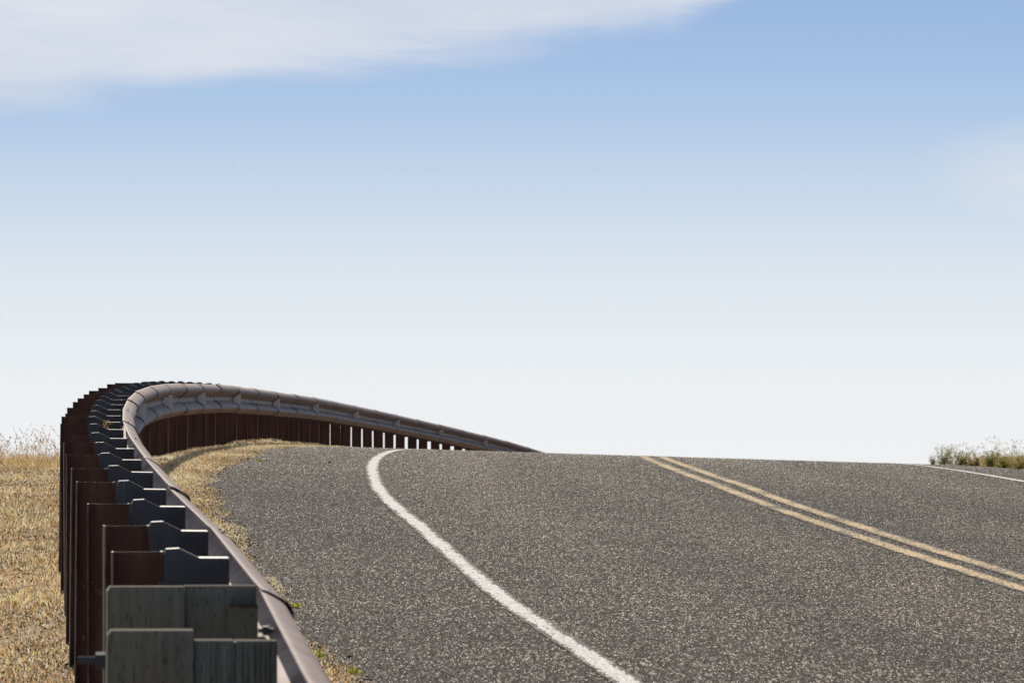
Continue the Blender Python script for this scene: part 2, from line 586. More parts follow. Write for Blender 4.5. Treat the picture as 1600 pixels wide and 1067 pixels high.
ts, ys_ = [], []
for y0, y1, dn in ((17, 24, 900), (24, 32, 800), (32, 42, 620), (42, 55, 400), (55, 70, 240), (70, 90, 120)):
    t, y = chips(y0, y1, dn, 0.3, 9.5)
    x = XR(y) + t
    keep = (t > asphalt_edge(y) - 0.05) & (np.abs(x) < y * 0.0889 + 1.0) & (t < right_edge(y))
    ts.append(t[keep]); ys_.append(y[keep])
t = np.concatenate(ts); y = np.concatenate(ys_)
on_line = np.full(len(t), -1)
for li, (nm, tc_, w_, m_) in enumerate(LINES):
    on_line[np.abs(t - line_t(li, y)) < w_ / 2 + rng.normal(0, 0.014, len(t))] = li
sel = on_line < 0
cv, cf = chip_geo(t[sel], y[sel])
nv = len(v)
allv = np.concatenate([v, cv])
tri = np.concatenate([np.stack([f[:, 0], f[:, 1], f[:, 2]], -1), np.stack([f[:, 0], f[:, 2], f[:, 3]], -1), cf + nv])
mi = np.concatenate([np.zeros(2 * len(f)), np.ones(len(cf))])
wc = wear(t[sel], y[sel])
def warm(w_):
    return np.stack([w_, w_ * (1 - 0.05 * (w_ - 0.9)), w_ * (1 - 0.16 * (w_ - 0.9))], -1)
cols = np.concatenate([warm(wr), np.clip(chip_cols(int(sel.sum())) * np.repeat(warm(wc), 4, 0), 0, 0.9)])
road = tag(mesh_obj('road', allv, tri, [M_asphalt, M_chip], mat_idx=mi, cols=cols), kind='structure')

for li, (nm, tc_, w_, m_) in enumerate(LINES):
    ly = np.concatenate([[-60, -30, -10, 0], np.arange(4, 130, 0.10), np.arange(130, 190, 2)])
    j1 = 0.016 * (vnoise(ly * 9, ly * 0 + li, 31) - 0.5)
    j2 = 0.016 * (vnoise(ly * 9, ly * 0 + li, 32) - 0.5)
    tl_ = line_t(li, ly)
    v, f = sheet(nm, lambda q: np.stack([tl_ - w_ / 2 - 0.022 + j1, tl_ - w_ / 2 + 0.022 + j1, tl_ + w_ / 2 - 0.022 + j2, tl_ + w_ / 2 + 0.022 + j2], -1), ly, 0.016, None)
    ecol = np.zeros((len(v), 3)); ecol[1::4] = 1; ecol[2::4] = 1
    s = on_line == li
    cv, cf = chip_geo(t[s], y[s], 0.9)
    cv[:, 2] += 0.003
    tri = np.concatenate([np.stack([f[:, 0], f[:, 1], f[:, 2]], -1), np.stack([f[:, 0], f[:, 2], f[:, 3]], -1), cf + len(v)])
    tag(mesh_obj(nm, np.concatenate([v, cv]), tri, [m_], cols=np.concatenate([ecol, np.full((len(cv), 3), 1.3)])), kind='structure')

# ------------------------------------------------------------------ guardrail
STEP = 1.905
# arc-length positions of the seams (even numbers), n = 1 stands at 17.5 m
NMIN, NMAX = -4, 64
yy = np.arange(2, 150, 0.01)
xx = XR(yy)
arc = np.concatenate([[0], np.cumsum(np.hypot(np.diff(xx), np.diff(yy)))])
a1 = np.interp(17.5, yy, arc)


def seam(n):
    q = np.interp(a1 + (n - 1) * STEP, arc, yy)
    return np.array([float(XR(q)), q, float(CZ + GR * q - GF(q))])


SEAM = {n: seam(n) for n in range(NMIN, NMAX + 1, 2)}


def rail_point(n):
    lo = int(math.floor(n / 2.0) * 2)
    lo = max(NMIN, min(NMAX - 2, lo))
    a, b_ = SEAM[lo], SEAM[lo + 2]
    return a + (b_ - a) * ((n - lo) / 2.0)


def rail_dir(n):
    lo = int(math.floor(n / 2.0 + 1e-6) * 2)
    lo = max(NMIN, min(NMAX - 2, lo))
    d = SEAM[lo + 2] - SEAM[lo]
    return d / np.linalg.norm(d)


guard = empty('guardrail', (float(XR(8)), 8.0, float(base_z(8))))
tag(guard, 'long brown steel guardrail on close dark posts curving along the left edge of the road', 'guardrail')
GO = np.array(guard.location)

# W profile, (outwards, height)
ctrl = [(0.010, 0.000), (0.026, -0.005), (0.060, -0.024), (0.076, -0.038), (0.083, -0.056), (0.079, -0.073), (0.064, -0.089), (0.014, -0.123), (0.003, -0.134), (0.0, -0.1555)]
ctrl = ctrl + [(u, -0.311 - z) for u, z in ctrl[-2::-1]]
P = np.array(ctrl)
prof = []
for i in range(len(P) - 1):
    p0, p1, p2, p3 = P[max(i - 1, 0)], P[i], P[i + 1], P[min(i + 2, len(P) - 1)]
    for s_ in (0, 0.34, 0.67):
        prof.append(0.5 * ((2 * p1) + (-p0 + p2) * s_ + (2 * p0 - 5 * p1 + 4 * p2 - p3) * s_**2 + (-p0 + 3 * p1 - 3 * p2 + p3) * s_**3))
prof.append(P[-1])
prof = np.array(prof)
tg = np.gradient(prof, axis=0)
nrm = np.stack([-tg[:, 1], tg[:, 0]], -1)
nrm /= np.linalg.norm(nrm, axis=1)[:, None]     # points outwards (towards the road)
TH = 0.0035


def frame(n):
    d = rail_dir(n)
    side = np.array([d[1], -d[0], 0.0]); side /= np.linalg.norm(side)
    return d, side


panels = {}
rnd = random.Random(5)
for n0 in range(NMIN, NMAX, 2):
    A, B = SEAM[n0], SEAM[n0 + 2]
    d = (B - A) / np.linalg.norm(B - A)
    side = np.array([d[1], -d[0], 0.0]); side /= np.linalg.norm(side)
    L = np.linalg.norm(B - A)
    jz = rnd.uniform(-0.004, 0.004)
    # the near end laps over the panel before it and springs out a little
    flare = rnd.uniform(0.006, 0.012)
    st_ = [(-0.16, flare), (-0.10, flare * 0.85), (0.0, flare * 0.6), (0.15, 0.006), (0.4, 0.003), (L * 0.5, 0.001), (L - 0.2, 0.0), (L + 0.13, -0.001)]
    vs, fs = [], []
    M_ = len(prof)
    for s_, off in st_:
        crown = np.exp(-((prof[:, 1] + 0.058) / 0.03)**2) + np.exp(-((prof[:, 1] + 0.253) / 0.03)**2)
        ex = off * (0.55 + 0.45 * crown)
        outer = prof + nrm * (ex + TH)[:, None]
        inner = prof + nrm * ex[:, None]
        ring = np.concatenate([outer, inner[::-1]])
        c = A + d * s_
        for u, z in ring:
            q = c + side * u + np.array([0, 0, z + jz])
            vs.append(q - GO)
    K = 2 * M_
    for r in range(len(st_) - 1):
        for k in range(K):
            k2 = (k + 1) % K
            fs.append((r * K + k, (r + 1) * K + k, (r + 1) * K + k2, r * K + k2))
    for k in range(M_ - 1):
        fs.append((k, k + 1, K - 2 - k, K - 1 - k))
        o_ = (len(st_) - 1) * K
        fs.append((o_ + K - 1 - k, o_ + K - 2 - k, o_ + k + 1, o_ + k))
    # splice bolts (round heads) on the overlap
    for s_ in (-0.105, 0.105):
        for (u, z) in ((0.042, -0.106), (0.030, -0.016), (0.042, -0.205), (0.030, -0.295)):
            b0 = len(vs)
            c = A + d * s_ + side * (u + 0.012) + np.array([0, 0, z])
            up = np.array([0, 0, 1.0])
            for rr, hh in ((0.015, 0.0), (0.012, 0.006)):
                for k in range(8):
                    an = k * math.pi / 4
                    vs.append(c + d * rr * math.cos(an) + up * rr * math.sin(an) + side * hh - GO)
            for k in range(8):
                fs.append((b0 + k, b0 + (k + 1) % 8, b0 + 8 + (k + 1) % 8, b0 + 8 + k))
            fs.append(tuple(b0 + 8 + k for k in range(8)))
    o = mesh_obj('rail_panel', vs, fs, M_rail, guard, smooth=False)
    for pl in o.data.polygons:
        pl.use_smooth = len(pl.vertices) == 4 and pl.index < (len(st_) - 1) * K
    o.data.set_sharp_from_angle(angle=math.radians(40))
    panels[n0] = o

# reflector brackets in the trough, every second seam
for n0 in range(0, NMAX, 4):
    c = SEAM[n0] + rail_dir(n0 + 0.1) * (-0.02)
    d, side = frame(n0 + 0.1)
    out = [(0.006, -0.118), (0.070, -0.088), (0.086, -0.096), (0.086, -0.215), (0.070, -0.223), (0.006, -0.193)]
    vs = []
    for s_ in (-0.004, 0.004):
        for u, z in out:
            vs.append(c + d * s_ + side * (u + 0.012) + np.array([0, 0, z]) - GO)
    fs = [tuple(range(6))[::-1], tuple(range(6, 12))] + [(k, (k + 1) % 6, 6 + (k + 1) % 6, 6 + k) for k in range(6)]
    # small foot bolted in the trough
    b0 = len(vs)
    for s_ in (0.004, 0.05):
        for u, z in ((0.004, -0.135), (0.010, -0.135), (0.010, -0.176), (0.004, -0.176)):
            vs.append(c + d * s_ + side * (u + 0.012) + np.array([0, 0, z]) - GO)
    fs += [(b0, b0 + 1, b0 + 5, b0 + 4), (b0 + 1, b0 + 2, b0 + 6, b0 + 5), (b0 + 2, b0 + 3, b0 + 7, b0 + 6), (b0 + 4, b0 + 5, b0 + 6, b0 + 7)]
    mesh_obj('reflector', vs, fs, M_refl, panels[n0])


class MB:
    """collects faces of one mesh in a local frame: (along, across, up)"""
    def __init__(self):
        self.v, self.f, self.m = [], [], []

    def prism(self, outline, a0, a1, mi=0, top=None, bev=0.0):
        """outline in (across, up), extruded along the rail from a0 to a1; top: material for upward faces"""
        k = len(outline); b0 = len(self.v)
        for a in (a0, a1):
            for u, z in outline:
                self.v.append((a, u, z))
        self.f.append(tuple(b0 + i for i in range(k))); self.m.append(mi)
        self.f.append(tuple(b0 + k + i for i in range(k))[::-1]); self.m.append(mi)
        for i in range(k):
            j = (i + 1) % k
            self.f.append((b0 + i, b0 + k + i, b0 + k + j, b0 + j))
            (u0, z0), (u1, z1) = outline[i], outline[j]
            up = (u1 - u0) > 0.5 * math.hypot(u1 - u0, z1 - z0) * 1.6 or False
            self.m.append(top if (top is not None and up) else mi)

    def box(self, a0, a1, u0, u1, z0, z1, mi=0, top=None, left=None):
        b0 = len(self.v)
        self.v += [(a0, u0, z0), (a0, u1, z0), (a0, u1, z1), (a0, u0, z1), (a1, u0, z0), (a1, u1, z0), (a1, u1, z1), (a1, u0, z1)]
        q = [((0, 1, 2, 3), mi), ((5, 4, 7, 6), mi), ((3, 2, 6, 7), mi if top is None else top), ((1, 0, 4, 5), mi), ((0, 3, 7, 4), mi if left is None else left), ((2, 1, 5, 6), mi)]
        for a, m in q:
            self.f.append(tuple(b0 + i for i in a)); self.m.append(m)

    def build(self, name, mats, n, parent, off=(0, 0, 0), tilt=0.0, rel=None, shear=0.6):
        c = rail_point(n)
        d, side = frame(n)
        d = np.array([d[0], d[1], 0]); d /= np.linalg.norm(d)
        ct, st = math.cos(tilt), math.sin(tilt)
        slope = shear * rail_dir(n)[2] / math.hypot(*rail_dir(n)[:2])
        if rel:      # slight twist of the driven post
            d, side = d * math.cos(rel) + side * math.sin(rel), side * math.cos(rel) - d * math.sin(rel)
        vs = []
        for a, u, z in self.v:
            a, u, z = a + off[0], u + off[1], z + off[2]
            u, z = u * ct - z * st, u * st + z * ct
            vs.append(c + d * a + side * u + np.array([0, 0, z + a * slope]) - GO)
        return mesh_obj(name, vs, self.f, mats, parent, mat_idx=self.m)


rnd = random.Random(11)
for n in range(1, NMAX - 1):
    # steel H post: flanges parallel to the rail, web across
    jz = rnd.uniform(-0.008, 0.008); ja = rnd.uniform(-0.01, 0.01); tl = rnd.uniform(-0.010, 0.010)
    ju = rnd.uniform(-0.006, 0.006); tw = rnd.uniform(-0.05, 0.05)
    ZT, ZB = 0.019 + jz, -1.15
    pm = MB()
    pm.box(-0.050, 0.050, -0.355, -0.3500, ZB, ZT, 0, 1)
    pm.box(-0.050, 0.050, -0.2075, -0.200, ZB, ZT, 0, 1)
    pm.box(-0.003, 0.003, -0.3500, -0.2075, ZB, ZT - 0.001, 0, 1)
    # worn near edges of the flanges, the light on them painted pale
    pm.box(-0.0515, -0.050, -0.3550, -0.3500, ZB, ZT, 1, 1, 1)
    po = pm.build('steel_post', [M_post, M_edge], n, guard, (ja, ju, 0), tl, tw, 0.25)
    # moulded blockout
    bm = MB()
    h0 = rnd.uniform(-0.004, 0.004)
    # broad nose under the rail, with the flat bright top
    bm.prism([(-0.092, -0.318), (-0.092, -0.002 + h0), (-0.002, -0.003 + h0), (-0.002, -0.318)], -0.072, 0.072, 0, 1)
    # narrower body that climbs to the post
    bm.prism([(-0.199, -0.318), (-0.199, 0.012), (-0.192, 0.027), (-0.152, 0.029), (-0.092, -0.001), (-0.092, -0.318)], -0.0705, 0.0, 0, 2)
    # ribs on the body
    bm.box(-0.0735, -0.0705, -0.199, -0.092, -0.125, -0.118, 0)
    bm.box(-0.0735, -0.0705, -0.199, -0.092, -0.245, -0.238, 0)
    # lugs that clasp the post flange
    bm.box(-0.066, -0.0525, -0.216, -0.186, -0.165, -0.07, 0, 2)
    bm.box(-0.066, -0.0525, -0.216, -0.186, -0.30, -0.24, 0, 2)
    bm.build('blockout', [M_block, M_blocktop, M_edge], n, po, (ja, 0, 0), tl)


def chamfer_post(mb, a0, a1, u0, u1, z0, z1, ch, mi, top):
    mb.prism([(u0, z0), (u0, z1 - ch), (u0 + ch * 0.7, z1), (u1, z1), (u1, z0)], a0, a1, mi, top)


for n, lab in ((0, 'grey-green wooden post, the farther and taller of the two wooden ones'), (-1, 'grey-green wooden post nearest the camera with a bolt sticking out')):
    near_ = n == -1
    pm = MB()
    zt = 0.018 if not near_ else 0.024
    ub = -0.200 if near_ else -0.196
    chamfer_post(pm, -0.095, 0.095, -0.405, ub - 0.002, -1.15, zt, 0.012, 0, 1)
    po = pm.build('wooden_post', [M_wood, M_woodtop], n, guard, (0, 0.004, -0.006 if n == 0 else -0.015), shear=0.0)
    po['label'] = lab
    bm = MB()
    if near_:
        # block of grooved timber with a split down the middle
        zb = -0.002
        bm.box(-0.080, 0.075, ub, -0.106, -0.37, zb, 0, 1)
        bm.box(-0.078, 0.075, -0.101, -0.004, -0.37, zb - 0.001, 0, 1)
        bm.box(-0.070, 0.070, -0.106, -0.101, -0.37, zb - 0.004, 0)
        for k in range(15):
            u = ub + 0.006 + k * 0.0128 + rnd.uniform(-0.002, 0.002)
            if not -0.115 < u < -0.094:
                bm.box(-0.0835, -0.080 if u < -0.1 else -0.078, u, u + rnd.uniform(0.004, 0.007), -0.37, zb - rnd.uniform(0.001, 0.006), 0, 1)
        o = bm.build('wooden_blockout', [M_wood2, M_woodtop], n, po, (0, 0.004, -0.006 if n == 0 else -0.013), shear=0.0)
    else:
        bm.box(-0.075, 0.075, ub, -0.004, -0.37, 0.020, 0, 1)
        bm.box(-0.150, -0.0755, -0.080, -0.003, -0.37, -0.030, 0, 1)
        bm.box(-0.153, -0.1505, -0.080, -0.003, -0.037, -0.031, 1, 1)  # thin pale lip added to paint the sunlit upper edge of the cleat
        o = bm.build('wooden_blockout', [M_wood, M_woodtop], n, po, (0, 0.004, -0.006 if n == 0 else -0.013), shear=0.0)
    if near_:
        kb = MB()
        for (u0, u1, r) in ((-0.470, -0.418, 0.0085), (-0.428, -0.4055, 0.020)):
            K = 12 if r < 0.015 else 6
            b0 = len(kb.v)
            for u in (u0, u1):
                for k in range(K):
                    an = 2 * math.pi * k / K + 0.3
                    kb.v.append((math.cos(an) * r, u, -0.062 + math.sin(an) * r))
            for k in range(K):
                kb.f.append((b0 + k, b0 + (k + 1) % K, b0 + K + (k + 1) % K, b0 + K + k)); kb.m.append(0)
            kb.f.append(tuple(b0 + k for k in range(K))[::-1]); kb.m.append(0)
            kb.f.append(tuple(b0 + K + k for k in range(K))); kb.m.append(0)
        kb.build('bolt', [M_bolt], n, po, (-0.02, 0, 0))
        # nut of the rail splice showing behind the block
        kb = MB()
        for (a0, a1, u0, u1, z0, z1) in ((0.10, 0.125, -0.030, -0.014, -0.010, 0.012), (0.106, 0.118, -0.040, -0.003, -0.004, 0.007)):
            kb.box(a0, a1, u0, u1, z0, z1, 0)
        kb.build('splice_nut', [M_block], n, panels[-2])

# ------------------------------------------------------------------ dry grass and ground litter
rng = np.random.default_rng(21)


def blades(t, y, h, w, lean, palette, pw, zadd=0.0, droop=0.3, jitter=0.2):
    """tapered two-segment blades; returns verts, tris, colours"""
    k = len(t)
    x = XR(y) + t
    z = ground_z(t, y) + zadd
    a = rng.uniform(0, 2 * np.pi, k)
    r = np.abs(rng.normal(0, 1, k)) * lean
    r = np.clip(r, 0, 1.4)
    dx_, dy_ = np.cos(a) * np.sin(r), np.sin(a) * np.sin(r)
    dz_ = np.cos(r)
    b = rng.uniform(0, np.pi, k)
    wx, wy = np.cos(b) * w * 0.5, np.sin(b) * w * 0.3
    V = np.empty((k, 5, 3))
    p0 = np.stack([x, y, z], -1)
    D_ = np.stack([dx_, dy_, dz_], -1)
    W_ = np.stack([wx, wy, 0 * wx], -1)
    p1 = p0 + D_ * (h * 0.55)[:, None]
    D2 = D_ + np.stack([np.cos(a) * droop, np.sin(a) * droop, -0.35 * droop + 0 * a], -1)
    p2 = p1 + D2 * (h * 0.45)[:, None]
    V[:, 0] = p0 - W_; V[:, 1] = p0 + W_
    V[:, 2] = p1 - W_ * 0.75; V[:, 3] = p1 + W_ * 0.75
    V[:, 4] = p2
    F = np.array([[0, 1, 3], [0, 3, 2], [2, 3, 4]])[None] + (np.arange(k) * 5)[:, None, None]
    pal = np.array(palette)
    ci = rng.choice(len(pal), k, p=np.array(pw) / sum(pw))
    c = pal[ci] * (1 + rng.normal(0, jitter, k))[:, None]
    c = c * (0.55 + 0.85 * vnoise(t * 1.6, y * 0.55, 61) + 0.45 * vnoise(t * 4.5, y * 1.3, 62))[:, None]
    c = np.clip(c, 0.01, 0.9)
    return V.reshape(-1, 3), F.reshape(-1, 3), np.repeat(c, 5, 0)


def merge(parts):
    vs, fs, cs, o = [], [], [], 0
    for v, f, c in parts:
        vs.append(v); fs.append(f + o); cs.append(c); o += len(v)
    return np.concatenate(vs), np.concatenate(fs), np.concatenate(cs)


STRAW = [(0.66, 0.47, 0.24), (0.76, 0.60, 0.38), (0.46, 0.30, 0.13), (0.24, 0.15, 0.07), (0.34, 0.33, 0.09), (0.86, 0.80, 0.68), (0.42, 0.19, 0.09), (0.12, 0.085, 0.05)]
SPW = [34, 24, 16, 8, 5, 8, 2, 5]


def scatter(y0, y1, tf0, tf1, dens):
    k = int((y1 - y0) * dens)
    y = rng.uniform(y0, y1, k)
    a, b = tf0(y), tf1(y)
    t = a + (b - a) * rng.uniform(0, 1, k)
    return t, y


parts = []
# low straw left of the posts
for y0, y1, dn in ((17, 25, 1500), (25, 36, 1500), (36, 50, 1200), (50, 66, 900), (66, 84, 600)):
    t, y = scatter(y0, y1, lambda q: -0.0889 * q - XR(q) - 0.7, lambda q: -0.12 + 0 * q, dn * 2.6)
    patch = vnoise(t * 3.0, y * 0.9, 8)
    keep = rng.uniform(0, 1, len(t)) < np.clip(0.25 + 1.2 * patch, 0.3, 1)
    t, y = t[keep], y[keep]
    h = rng.uniform(0.012, 0.055, len(t)) * (0.5 + vnoise(t * 2, y * 0.7, 9))
    parts.append(blades(t, y, h, rng.uniform(0.003, 0.010, len(t)), 1.25, STRAW, SPW))
# the same straw thinning out over the slope further left
t, y = scatter(6, 84, lambda q: 0 * q, lambda q: 0 * q + 1, 3000)
t = (-0.0889 * y - XR(y) - 0.5) - 5.5 * rng.uniform(0, 1, len(t))**2.0
h = rng.uniform(0.02, 0.08, len(t)) * (0.5 + vnoise(t * 2, y * 0.7, 9))
parts.append(blades(t, y, h, rng.uniform(0.005, 0.014, len(t)), 1.25, STRAW, SPW))
# strip between rail and asphalt
for y0, y1, dn in ((14, 25, 3200), (25, 40, 3400), (40, 60, 2800), (60, 85, 1600)):
    t, y = scatter(y0, y1, lambda q: -0.15 + 0 * q, lambda q: asphalt_edge(q) + 0.16, dn)
    fr = (asphalt_edge(y) + 0.04 - t)
    ragged = 0.16 * (vnoise(t * 9, y * 1.3, 17) - 0.5)
    keep = (fr + ragged > 0)
    t, y = t[keep], y[keep]
    h = rng.uniform(0.010, 0.05, len(t)) * np.clip(0.35 + 1.5 * (asphalt_edge(y) - t), 0.35, 1.1)
    parts.append(blades(t, y, h, rng.uniform(0.003, 0.009, len(t)), 1.1, STRAW, [30, 30, 14, 5, 6, 9, 2, 2], zadd=0.01))
# chaff: flat crumbs of straw and leaf lying every way
for y0, y1, dn in ((17, 30, 1500), (30, 45, 1300), (45, 70, 900)):
    for lo_, hi_, ww in ((lambda q: -0.0889 * q - XR(q) - 0.7, lambda q: -0.12 + 0 * q, 1.0), (lambda q: -0.1 + 0 * q, lambda q: asphalt_edge(q) + 0.05, 0.8)):
        t, y = scatter(y0, y1, lo_, hi_, dn * ww)
        keep = rng.uniform(0, 1, len(t)) < (0.3 + vnoise(t * 5, y * 1.5, 51))
        t, y = t[keep], y[keep]; k = len(t)
        cv, cf = chip_geo(t, y, 1.0)
        cv = cv.reshape(-1, 4, 3)
        cen = cv[:, :3].mean(1, keepdims=True)
        cv = cen + (cv - cen) * np.stack([rng.uniform(0.6, 2.2, k), rng.uniform(0.6, 2.0, k), rng.uniform(1.0, 3.2, k)], -1)[:, None, :]
        pal = np.array(STRAW + [(0.88, 0.84, 0.76), (0.20, 0.17, 0.14)])
        cc = pal[rng.choice(len(pal), k, p=np.array([20, 20, 16, 12, 5, 10, 4, 8, 4, 6]) / 105)] * rng.uniform(0.75, 1.2, k)[:, None]
        parts.append((cv.reshape(-1, 3), cf, np.repeat(np.clip(cc, 0, .9), 4, 0)))
v, f, c = merge(parts)
o = mesh_obj('dry_grass', v, f, M_straw, cols=c)
tag(o, 'short golden dry grass and straw on both sides of the guardrail', 'dry grass', kind='stuff')

# tall stalks on the brow at left
parts = []
t, y = scatter(58, 84, lambda q: -0.0889 * q - XR(q) - 1.2, lambda q: -0.30 + 0 * q, 260)
hh = rng.uniform(0.05, 0.19, len(t)) * (0.5 + vnoise(t * 2.5, y * 0.3, 4))
parts.append(blades(t, y, hh, rng.uniform(0.004, 0.008, len(t)), 0.35, [(0.42, 0.28, 0.12), (0.55, 0.40, 0.20), (0.30, 0.17, 0.08), (0.32, 0.30, 0.10), (0.60, 0.48, 0.30)], [30, 25, 18, 10, 12]))
t, y = scatter(62, 82, lambda q: -0.0889 * q - XR(q) - 1.2, lambda q: -0.55 + 0 * q, 34)
k = len(t)
clump = vnoise(t * 2.2, y * 0.25, 19)
hh = rng.uniform(0.16, 0.44, k) * (0.55 + 0.75 * clump)
hh[:6] *= 1.5
v1, f1, c1_ = blades(t, y, hh, np.full(k, 0.0042), 0.20, [(0.42, 0.27, 0.13), (0.34, 0.20, 0.11), (0.5, 0.36, 0.2)], [3, 3, 2], droop=0.45)
parts.append((v1, f1, c1_))
# seed heads along the top third of each stalk
tips = v1.reshape(-1, 5, 3)
hv, hf, hc = [], [], []
for q in range(k):
    a_, b_ = (tips[q, 2] + tips[q, 3]) / 2, tips[q, 4]
    for _ in range(7):
        s_ = rng.uniform(0.35, 1.0)
        c = a_ + (b_ - a_) * s_ + rng.normal(0, 0.005, 3)
        w_ = rng.uniform(0.003, 0.006); h_ = rng.uniform(0.010, 0.022)
        dd_ = (b_ - a_) / (np.linalg.norm(b_ - a_) + 1e-9) + rng.normal(0, 0.25, 3)
        i0 = len(hv)
        hv += [c - np.array([w_, 0, 0]), c + np.array([w_, 0, 0]), c + dd_ * h_, c - dd_ * h_ * 0.4 + np.array([0, w_, 0])]
        hf += [(i0, i0 + 1, i0 + 2), (i0, i0 + 3, i0 + 1)]
        cc = np.array([0.40, 0.25, 0.13]) * rng.uniform(0.7, 1.3)
        hc += [cc] * 4
parts.append((np.array(hv), np.array(hf), np.array(hc)))
v, f, c = merge(parts)
o = mesh_obj('tall_grass', v, f, M_straw, cols=c)
tag(o, 'thin tall dry grass stalks with seed heads on the brow left of the guardrail', 'tall grass', kind='stuff')


# loose stones and chaff
def pebbles(t, y, r, cols_, zadd=0.0):
    k = len(t)
    x = XR(y) + t
    z = ground_z(t, y) + zadd
    base = np.array([(1, 0, 0), (0, 1, 0), (-1, 0, 0), (0, -1, 0), (0, 0, 1), (0, 0, -1), (.7, .7, .45), (-.7, .7, .4), (-.7, -.7, .5), (.7, -.7, .4)], float)
    F0 = np.array([(0, 6, 4), (6, 1, 4), (1, 7, 4), (7, 2, 4), (2, 8, 4), (8, 3, 4), (3, 9, 4), (9, 0, 4), (6, 0, 5), (1, 6, 5), (7, 1, 5), (2, 7, 5), (8, 2, 5), (3, 8, 5), (9, 3, 5), (0, 9, 5)])
    V = base[None] * (1 + rng.normal(0, 0.16, (k, 10, 3)))
    V = V * r[:, None, None] * np.stack([1 + 0 * r, rng.uniform(0.8, 1.3, k), rng.uniform(0.5, 0.9, k)], -1)[:, None, :]
    V = V + np.stack([x, y, z + r * 0.25], -1)[:, None, :]
    F = F0[None] + (np.arange(k) * 10)[:, None, None]
    return V.reshape(-1, 3), F.reshape(-1, 3), np.repeat(cols_, 10, 0)


parts = []
t, y = scatter(17, 62, lambda q: -0.0889 * q - XR(q) - 0.6, lambda q: -0.12 + 0 * q, 12)
k = len(t)
pc = np.array([(0.10, 0.095, 0.095), (0.22, 0.18, 0.14), (0.60, 0.54, 0.45), (0.06, 0.055, 0.05)])[rng.choice(4, k, p=[.35, .3, .2, .15])]
parts.append(pebbles(t, y, rng.uniform(0.005, 0.013, k), pc, 0.008))
t, y = scatter(15, 62, lambda q: 0.0 * q, lambda q: asphalt_edge(q) + 0.10, 9)
k = len(t)
pc = np.array([(0.05, 0.048, 0.045), (0.12, 0.11, 0.10), (0.60, 0.52, 0.42)])[rng.choice(3, k, p=[.5, .3, .2])]
parts.append(pebbles(t, y, rng.uniform(0.004, 0.012, k), pc, 0.012))
v, f, c = merge(parts)
o = mesh_obj('gravel', v, f, M_stone, cols=c)
tag(o, 'small loose stones scattered through the dry verge beside the guardrail', 'gravel', kind='stuff')


def find(px, py, t_guess=None):
    """ground point (t, y) that lies under a photo pixel"""
    best = None
    for q in np.arange(16, 110, 0.05):
        x = (px - 800) / FPX * q
        tq = x - float(XR(q))
        z = float(ground_z(tq, q)) + (0.012 if 0.66 < tq < 9.4 else 0)
        yy_ = 424 + FPX * GR - (z - CZ) / q * FPX
        if best is None or abs(yy_ - py) < best[0]:
            best = (abs(yy_ - py), tq, q)
        if abs(yy_ - py) < 1.0:
            return tq, q
    return best[1], best[2]


# the few dark stones one can count on the shoulder
for px, py, r, lab in ((515, 722, 0.016, 'dark stone on the shoulder nearest below the sky gaps of the guardrail'),
                       (507, 743, 0.012, 'tiny dark stone on the shoulder just below a larger dark stone'),
                       (374, 716, 0.015, 'black stone at the edge of the dry grass where the verge bends'),
                       (389, 729, 0.011, 'small black stone by the grass edge below another black stone'),
                       (343, 768, 0.013, 'dark stone at the asphalt edge beside the straw verge'),
                       (448, 706, 0.011, 'small dark stone near the brow beside the narrow dry verge'),
                       (608, 798, 0.008, 'tiny black stone left of the white edge line'),
                       (500, 1012, 0.015, 'dark stone in the straw at the bottom of the picture')):
    tq, q = find(px, py)
    v, f, c = pebbles(np.array([tq]), np.array([q]), np.array([r]), np.array([(0.03, 0.028, 0.028)]), 0.012)
    o = mesh_obj('stone', v - np.array([XR(q) + tq, q, ground_z(tq, q)]), f, M_stone, cols=c)
    o.location = (float(XR(q) + tq), q, float(ground_z(tq, q)))
    tag(o, lab, 'stone')

# pale sticks in the straw at left
for pts, lab in ((((16, 921), (30, 909), (43, 905), (58, 904)), 'curved pale stick in the straw left of the posts, upper one'),
                 (((8, 936), (32, 933), (44, 931), (78, 925)), 'long straight pale stick in the straw below the curved one'),
                 (((64, 939), (72, 939), (82, 937)), 'short pale stick close to the dark post feet')):
    cs = []
    for px, py in pts:
        tq, q = find(px, py)
        cs.append(np.array([float(XR(q)) + tq, q, float(ground_z(tq, q)) + 0.055]))
    vs, fs = [], []
    for i, c in enumerate(cs):
        r = 0.0055 if i < len(cs) - 1 else 0.003
        for k in range(6):
            an = k * math.pi / 3
            vs.append(c - cs[0] + np.array([0, math.cos(an) * r * 2, math.sin(an) * r]))
    for i in range(len(cs) - 1):
        for k in range(6):
            fs.append((i * 6 + k, i * 6 + (k + 1) % 6, (i + 1) * 6 + (k + 1) % 6, (i + 1) * 6 + k))
    fs += [tuple(range(6))[::-1], tuple(range(len(cs) * 6 - 6, len(cs) * 6))]
    o = mesh_obj('dry_stick', vs, fs, M_straw, cols=np.full((len(vs), 3), (0.88, 0.80, 0.66)))
    o.location = cs[0]
    tag(o, lab, 'stick')


